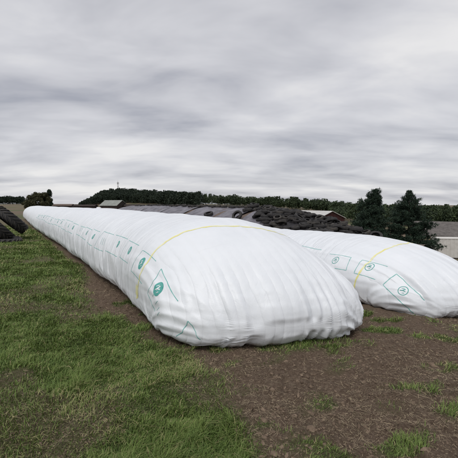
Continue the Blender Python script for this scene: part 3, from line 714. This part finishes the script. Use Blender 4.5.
def broad_tree(name, label, loc, H, Wd, seed, m, group=None, dense=9000, upright=False):
    r = np.random.default_rng(seed)
    t = thing(name, label, 'tree', loc, group=group)
    tb = MB(); tb.tube([(0, 0, -.3), (.1, 0, H * .25), (0, .1, H * .5), (.1, 0, H * .8)], [H * .022, H * .018, H * .012, H * .004], 7)
    for k in range(7):
        a = r.uniform(0, 6.28); z0 = H * r.uniform(.15, .5); tb.tube([(0, 0, z0), (math.cos(a) * Wd * .2, math.sin(a) * Wd * .2, z0 + H * .12), (math.cos(a) * Wd * .36, math.sin(a) * Wd * .36, z0 + H * .28)], [H * .009, H * .006, H * .002], 5)
    tb.build('trunk', 'bark', t, True)
    cs = []
    nl = 34
    for _ in range(nl):
        if upright: q = r.uniform(.12, .95); rd = Wd * .5 * (1 - q) ** .7 * r.uniform(.3, .9); lr = H * .09
        else: q = r.uniform(.16, .86); rd = Wd * .5 * math.sqrt(max(.05, 1 - ((q - .42) / .55) ** 2)) * r.uniform(.3, .9); lr = H * r.uniform(.10, .19)
        a = r.uniform(0, 6.28); mm = dense // nl; d = r.normal(size=(mm, 3)); d /= np.linalg.norm(d, axis=1, keepdims=True)
        cs.append(np.array([rd * math.cos(a), rd * math.sin(a), H * q]) + d * lr * r.uniform(.4, 1.15, (mm, 1)))
    c = np.vstack(cs); v, f = tris_cloud(c, .40, rs=r)
    link('crown', mesh('crown', v, f, m, False, r.uniform(0, 1, len(f))), t); return t
broad_tree('broadleaf_tree', 'round olive brown tree beyond the far end of the front bag', ground_at(40, 215), 9.8, 15.5, 3, 'leaves_bush', dense=16000)
broad_tree('spruce_tree', 'taller dark tree standing right against the round olive tree', ground_at(50, 218), 11.2, 5.5, 4, 'leaves_spruce', upright=True, dense=6000)
broad_tree('shrub', 'small round shrub at the left foot of the olive brown tree', ground_at(30, 205), 5.2, 8, 13, 'leaves_bush', dense=4000)

# ------------------------------------------------------------------ far buildings and mast
def gable(name, label, loc, rz, w, l, he, hr, wall_m, roof_m, cat, over=.3, extra=None):
    t = thing(name, label, cat, loc, (0, 0, rz))
    b = MB(); hw, hl = w / 2, l / 2
    v = [(-hw, -hl, -.5), (hw, -hl, -.5), (hw, hl, -.5), (-hw, hl, -.5), (-hw, -hl, he), (hw, -hl, he), (hw, hl, he), (-hw, hl, he), (0, -hl, hr), (0, hl, hr)]
    b.add(v, [(0, 1, 5, 8, 4), (2, 3, 7, 9, 6), (1, 2, 6, 5), (3, 0, 4, 7), (4, 8, 9, 7), (8, 5, 6, 9)]); b.build('wall', wall_m, t)
    sl = (hr - he) / hw
    for sg in (-1, 1):
        r_ = MB(); e_ = hw + over; a = [(0, hr + .06), (sg * e_, hr + .06 - sl * e_), (sg * e_, hr + .18 - sl * e_), (0, hr + .18)]
        vv = [(x_, -hl - over, z_) for x_, z_ in a] + [(x_, hl + over, z_) for x_, z_ in a]
        r_.add(vv, [(0, 1, 2, 3), (7, 6, 5, 4), (0, 4, 5, 1), (1, 5, 6, 2), (2, 6, 7, 3), (3, 7, 4, 0)]); r_.build('roof_slope', roof_m, t)
    return t
def board_face(t, w, he, hr, y_, m, step=1.0):
    k = -w / 2
    while k < w / 2 - .05:
        x1 = min(k + step - .05, w / 2); zt = he + (hr - he) * (1 - max(abs(k), abs(x1)) / (w / 2)) - .05
        MB().box(k, x1, y_ - .05, y_ - .003, -.4, max(zt, .5)).build('board', m, t); k += step
l = ground_at(313, 92, .5); barn = gable('barn', 'dark red boarded barn with pale sheet roof right of the tyre heap', l, RAD(30), 9.0, 13, 3.2, 4.9, 'red_boards', 'roof_sheet', 'barn')
board_face(barn, 9.0, 3.2, 4.9, -6.5, 'red_boards')
l = ground_at(114, 150); gable('barn', 'small barn with greenish grey roof below the wooded hill', l, RAD(72), 7.5, 8.2, 1.5, 3.6, 'dark_wall', 'grey_roof', 'barn')
l = ground_at(133, 150); gable('shed', 'low dark red shed right of the grey roofed barn', l, RAD(90), 3.5, 6.0, 1.3, 1.9, 'red_boards', 'dark_wall', 'shed')
l = ground_at(86, 152); gable('shed', 'long low dark shed left of the grey roofed barn', l, RAD(88), 3.5, 9.0, 1.3, 1.8, 'dark_wall', 'dark_wall', 'shed')
l = ground_at(64, 160); gable('shed', 'dark low shed just right of the far trees', l, RAD(92), 3.5, 8.0, 1.5, 2.1, 'dark_wall', 'tarp_brown', 'shed')
# house at the right edge
l = ground_at(452, 60); hs = gable('farmhouse', 'cream house with dark tiled roof behind the pale container', l, RAD(62), 7.5, 11, 2.1, 4.0, 'cream_plaster', 'roof_tiles', 'house', .5)
for y_ in (-3.6, -.6, 2.6):
    wdw = MB().box(-3.82, -3.70, y_ - .5, y_ + .5, .75, 1.75).build('window', 'mast_paint', hs); MB().box(-3.86, -3.825, y_ - .42, y_ + .42, .83, 1.67).build('pane', 'glass_dark', wdw)
wdw = MB().box(-1.2, -.2, -5.57, -5.45, .8, 1.8).build('window', 'mast_paint', hs); MB().box(-1.12, -.28, -5.61, -5.575, .88, 1.72).build('pane', 'glass_dark', wdw)
# container
l = ground_at(450, 46.5); ct = thing('shipping_container', 'pale weathered container at the right edge below the tiled roof', 'container', l, (0, 0, RAD(-8)))
cw, cd, chh = 6.0, 2.4, 2.55
MB().box(-1.75, cw - 1.75, -cd / 2, cd / 2, .12, chh).build('body', 'container_paint', ct)
MB().box(-1.79, cw - 1.71, -cd / 2 - .05, cd / 2 + .05, .02, .14).build('base_rail', 'dark_wall', ct)
MB().box(-1.80, cw - 1.70, -cd / 2 - .05, cd / 2 + .05, chh + .003, chh + .1).build('top_rail', 'container_paint', ct)
for k in range(13):
    x_ = -1.7 + k * .46; MB().box(x_, x_ + .16, -cd / 2 - .02, -cd / 2 - .003, .16, chh - .02).build('rib', 'container_paint', ct)
for x_ in (-1.79, cw - 1.84): MB().box(x_, x_ + .13, -cd / 2 - .06, -cd / 2 - .001, .145, chh - .001).build('corner_post', 'container_paint', ct)
# wrapped bale on the field
l = ground_at(99, 112); 
bl = MB(); bl.tube([(-.62, 0, .6), (-.58, 0, .6), (.58, 0, .6), (.62, 0, .6)], [.5, .62, .62, .5], 20); o = bl.build('wrapped_bale', 'white_film', None, True); o.location = l; tag(o, 'white wrapped round bale left of the grey roofed barn', 'bale')
# radio mast on the hill
x_ = (118.6 - 229) / 352 * 575; mz = float(terrain(x_, 575)); mt = thing('radio_mast', 'pale slim radio mast on top of the wooded hill', 'mast', (x_, 575, mz))
for k in range(4):
    a = math.pi / 4 + k * math.pi / 2; c, d = math.cos(a), math.sin(a)
    MB().tube([(c * 1.3, d * 1.3, -1), (c * .75, d * .75, 16), (c * .6, d * .6, 26)], [.2, .17, .15], 6).build('leg', 'mast_paint', mt)
br = MB()
for k in range(13):
    z0 = k * 2.0; q0 = np.interp(z0, [0, 16, 26], [1.3, .75, .6]); q1 = np.interp(z0 + 2, [0, 16, 26], [1.3, .75, .6])
    for j in range(4):
        a = math.pi / 4 + j * math.pi / 2; b_ = a + math.pi / 2
        br.tube([(math.cos(a) * q0, math.sin(a) * q0, z0), (math.cos(b_) * q1, math.sin(b_) * q1, z0 + 2)], .08, 4)
br.build('bracing', 'mast_paint', mt)
for z0, rr in ((18, 1.5), (24, 1.6)): MB().tube([(0, 0, z0), (0, 0, z0 + .5)], rr, 14).build('platform', 'mast_paint', mt)
for k in range(3): MB().box(-.3 + 1.45 * math.cos(k * 2.1), .3 + 1.45 * math.cos(k * 2.1), -.2 + 1.45 * math.sin(k * 2.1), .2 + 1.45 * math.sin(k * 2.1), 21.5, 23.9).build('antenna', 'mast_paint', mt)
MB().tube([(0, 0, 24.4), (0, 0, 30)], [.14, .05], 6).build('spike', 'mast_paint', mt)

# ------------------------------------------------------------------ tractor tyres at the left
def big_tyre(label, loc, rot, R=.95, w=.62, group='scrap tractor tyres'):
    t = thing('tractor_tyre', label, 'tyre', loc, rot, group)
    me = tyre_mesh('casing', R, w, .50, 'rubber', 56, 0); link('casing', me, t)
    v = []
    # one chevron lug: a slanted bar over half the tread
    def lug(side):
        v = []; n_ = 6
        for i in range(n_ + 1):
            q = i / n_; z = w / 2 + side * w * (.03 + .46 * q); a = .42 * q * 1.0; rr = R if q < .72 else R - .06 * (q - .72) / .28
            for dr in (-.02, .065):
                for da in (-.035, .035): v.append(((rr + dr) * math.cos(a + da * (1.2 - .3 * (dr > 0))), (rr + dr) * math.sin(a + da * (1.2 - .3 * (dr > 0))), z))
        f = []
        for i in range(n_):
            b = 4 * i; c = b + 4
            f += [(b, b + 1, c + 1, c), (b + 2, c + 2, c + 3, b + 3), (b, c, c + 2, b + 2), (b + 1, b + 3, c + 3, c + 1)]
        f += [(0, 2, 3, 1), (4 * n_, 4 * n_ + 1, 4 * n_ + 3, 4 * n_ + 2)]
        return mesh('lug', v, f, 'rubber_dusty')
    for side in (-1, 1):
        lm = lug(side)
        for k in range(20):
            o = link('lug', lm, t); o.rotation_euler = (0, 0, 2 * math.pi * (k + (.5 if side > 0 else 0)) / 20)
    return t
def gz(px, d): return ground_at(px, d)
LY = 21.5
def lean_tyre(label, cx, cy, cz, ang, yaw):
    # axis tipped so that the tread faces the camera and the ring slopes down to the right
    M = Matrix.Rotation(yaw, 3, 'Z') @ Matrix.Rotation(ang, 3, 'Y')
    off = M @ Vector((0, 0, -.31))
    return big_tyre(label, Vector((cx, cy, cz)) + off, M.to_euler())
g0 = float(terrain(-13.4, LY))
lean_tyre('leaning scrap tractor tyre with chevron tread, upper one at the left edge', -13.45, LY + .25, g0 + 1.18, RAD(44), RAD(40))
lean_tyre('scrap tractor tyre under the leaning one, tread toward the camera, left edge', -13.95, LY - .25, g0 + .70, RAD(47), RAD(36))
big_tyre('scrap tractor tyre lying flat at the foot of the leaning ones, left edge', (-13.2, LY - .9, g0 - .28), (RAD(3), RAD(4), 0), .82, .5)
for k in range(2): big_tyre('scrap tractor tyre stacked flat behind the leaning ones', (-15.55, LY + .4, g0 - .02 + .66 * k), (0, 0, k * .7))

# ------------------------------------------------------------------ grass, straw, clods
def scatter(n_try, rmin, rmax, amin, amax, power=1.0):
    r = rmin * (rmax / rmin) ** rng.uniform(0, 1, n_try)
    a = np.radians(rng.uniform(amin, amax, n_try)); return r * np.sin(a), r * np.cos(a), r
def under_bag(x, y):
    s, n = sn(x, y)
    i1 = (s > 4.2 - .32 * (n - 3.72)) & (np.abs(n - 3.72) < 1.22); i2 = (s > 3.9 - .2 * (n - 7.75)) & (np.abs(n - 7.75) < 1.22)
    return i1 | i2
def ground_z(x, y):
    g = grass_mask(x, y); r = np.hypot(x, y)
    clod = np.abs(fbm(x * 3.3, y * 3.3, 4, 61)) * .085 + np.maximum(fbm(x * 11, y * 11, 3, 71), 0) * .055
    return terrain(x, y) + ss(14, 6, r) * (1 - .6 * g) * (clod - .03)
def blades(x, y, z, h, wd, lean, az, tint):
    n = len(x); p = np.stack([x, y, z], 1); d = np.stack([np.cos(az), np.sin(az), 0 * az], 1); e = np.stack([-np.sin(az), np.cos(az), 0 * az], 1)
    tw = rng.uniform(-1, 1, n)[:, None]; e = e * np.cos(tw) + d * np.sin(tw)
    up = np.array([0, 0, 1.]); H = h[:, None]; L = lean[:, None]; w = wd[:, None]
    m = p + up * H * .55 + d * H * L * .35; t = p + up * H * (1 - .35 * L) + d * H * L
    v = np.stack([p - e * w, p + e * w, m - e * w * .75, m + e * w * .75, t], 1).reshape(-1, 3)
    b = (np.arange(n) * 5)[:, None]
    f = np.concatenate([b + np.array([[0, 1, 3]]), b + np.array([[0, 3, 2]]), b + np.array([[2, 3, 4]])], 1).reshape(-1, 3)
    return v, f, np.repeat(tint, 3)
def build_grass():
    x, y, r = scatter(900000, 2.2, 42, -40, 40)
    g = grass_mask(x, y)
    keep = (rng.uniform(0, 1, len(x)) < g ** 1.5 * np.interp(r, [2.2, 6, 12, 42], [.42, .85, 1, .8])) & ~under_bag(x, y)
    x, y, r, g = x[keep], y[keep], r[keep], g[keep]
    s, n = sn(x, y)
    keep = (n < 3.2) | (r < 12); x, y, r, g, s, n = [q[keep] for q in (x, y, r, g, s, n)]
    clump = fbm(x * 1.6, y * 1.6, 3, 81); fine = n2d(x * 7, y * 7, 83)
    h = (.055 + .055 * ss(-.3, .5, clump) + .03 * fine) * rng.uniform(.6, 1.35, len(x)) * (.5 + .5 * g)
    h = np.maximum(h, .02) * np.interp(r, [2, 12, 40], [1, 1.1, 1.3])
    wd = np.interp(r, [2, 5, 12, 42], [.0022, .0034, .0075, .022]) * rng.uniform(.7, 1.4, len(x))
    dry = ss(.0, .45, fbm(x * .55 + 4, y * .55, 3, 87) + .12)      # withered patches
    tint = np.clip(rng.uniform(0, .55, len(x)) + .22 * fine + .1, 0, .78)
    dead = rng.uniform(0, 1, len(x)) < .07 + .42 * dry
    tint = np.where(dead, rng.uniform(.85, 1, len(x)), tint)
    az = 2.2 * n2d(x * 2.5, y * 2.5, 89) + rng.normal(0, 1.3, len(x))
    v, f, q = blades(x, y, ground_z(x, y) - .008, h, wd, rng.uniform(.15, 1.0, len(x)) + .5 * dead, az, tint)
    print('grass blades', len(x))
    tag(link('grass', mesh('grass', v, f, 'grass', False, q)), 'short green grass with withered patches growing on the ground left of the bag', None, None, 'stuff')
build_grass()
def build_straw():
    x, y, r = scatter(90000, 2.2, 16, -38, 38)
    g = grass_mask(x, y)
    keep = (rng.uniform(0, 1, len(x)) < (1 - g) * (.25 + .75 * ss(-.3, .4, fbm(x * 1.1, y * 1.1, 3, 95)))) & ~under_bag(x, y)
    x, y, r = x[keep], y[keep], r[keep]; n = len(x)
    L = .008 + rng.gamma(1.5, .010, n) * np.interp(r, [2, 16], [.8, 1.6]); wd = np.interp(r, [2, 16], [.0009, .0045]) * rng.uniform(.6, 1.4, n)
    az = rng.uniform(0, 6.28, n); el = rng.normal(.05, .22, n)
    d = np.stack([np.cos(az) * np.cos(el), np.sin(az) * np.cos(el), np.sin(el)], 1); e = np.stack([-np.sin(az), np.cos(az), rng.normal(0, .4, n)], 1)
    p = np.stack([x, y, ground_z(x, y) + .006], 1)
    v = np.stack([p - d * L[:, None] - e * wd[:, None], p - d * L[:, None] + e * wd[:, None], p + d * L[:, None] + e * wd[:, None], p + d * L[:, None] - e * wd[:, None]], 1).reshape(-1, 3)
    tag(link('straw', mesh('straw', v, np.arange(4 * n).reshape(-1, 4), 'straw', False, rng.uniform(0, 1, n))), 'loose straw and chaff strewn over the bare brown soil', None, None, 'stuff')
build_straw()
def build_clods():
    x, y, r = scatter(40000, 2.2, 13, -38, 38); g = grass_mask(x, y)
    keep = (rng.uniform(0, 1, len(x)) < (1 - g) ** 2 * .75) & ~under_bag(x, y); x, y, r = x[keep], y[keep], r[keep]; n = len(x)
    ico = np.array([(0, 0, 1), (1, 0, 0), (0, 1, 0), (-1, 0, 0), (0, -1, 0), (.6, .6, .5), (-.6, .6, .5), (-.6, -.6, .5), (.6, -.6, .5)], float)
    fc = np.array([(0, 5, 6), (0, 6, 7), (0, 7, 8), (0, 8, 5), (1, 2, 5), (2, 3, 6), (3, 4, 7), (4, 1, 8), (5, 2, 6), (6, 3, 7), (7, 4, 8), (8, 1, 5)])
    sz = rng.gamma(1.6, .005, n) + .003; sc = rng.uniform(.5, 1.6, (n, 1, 3)) * np.array([1, 1, .6]) * sz[:, None, None]; a = rng.uniform(0, 6.28, n)
    v = ico[None] * sc * rng.uniform(.5, 1.4, (n, 9, 1)); c, d = np.cos(a)[:, None], np.sin(a)[:, None]
    v = np.stack([v[..., 0] * c - v[..., 1] * d, v[..., 0] * d + v[..., 1] * c, v[..., 2] - .2 * sz[:, None]], -1) + np.stack([x, y, ground_z(x, y)], 1)[:, None]
    f = (fc[None] + (np.arange(n) * 9)[:, None, None]).reshape(-1, 3)
    tag(link('soil_clods', mesh('soil_clods', v.reshape(-1, 3), f, 'clod', False)), 'brown crumbs of soil lying on the bare ground', None, None, 'stuff')
mat('clod', (.085, .06, .043), .95, .1, (.24, .18, .13), 9, bump=.6, bump_scale=60)
build_clods()
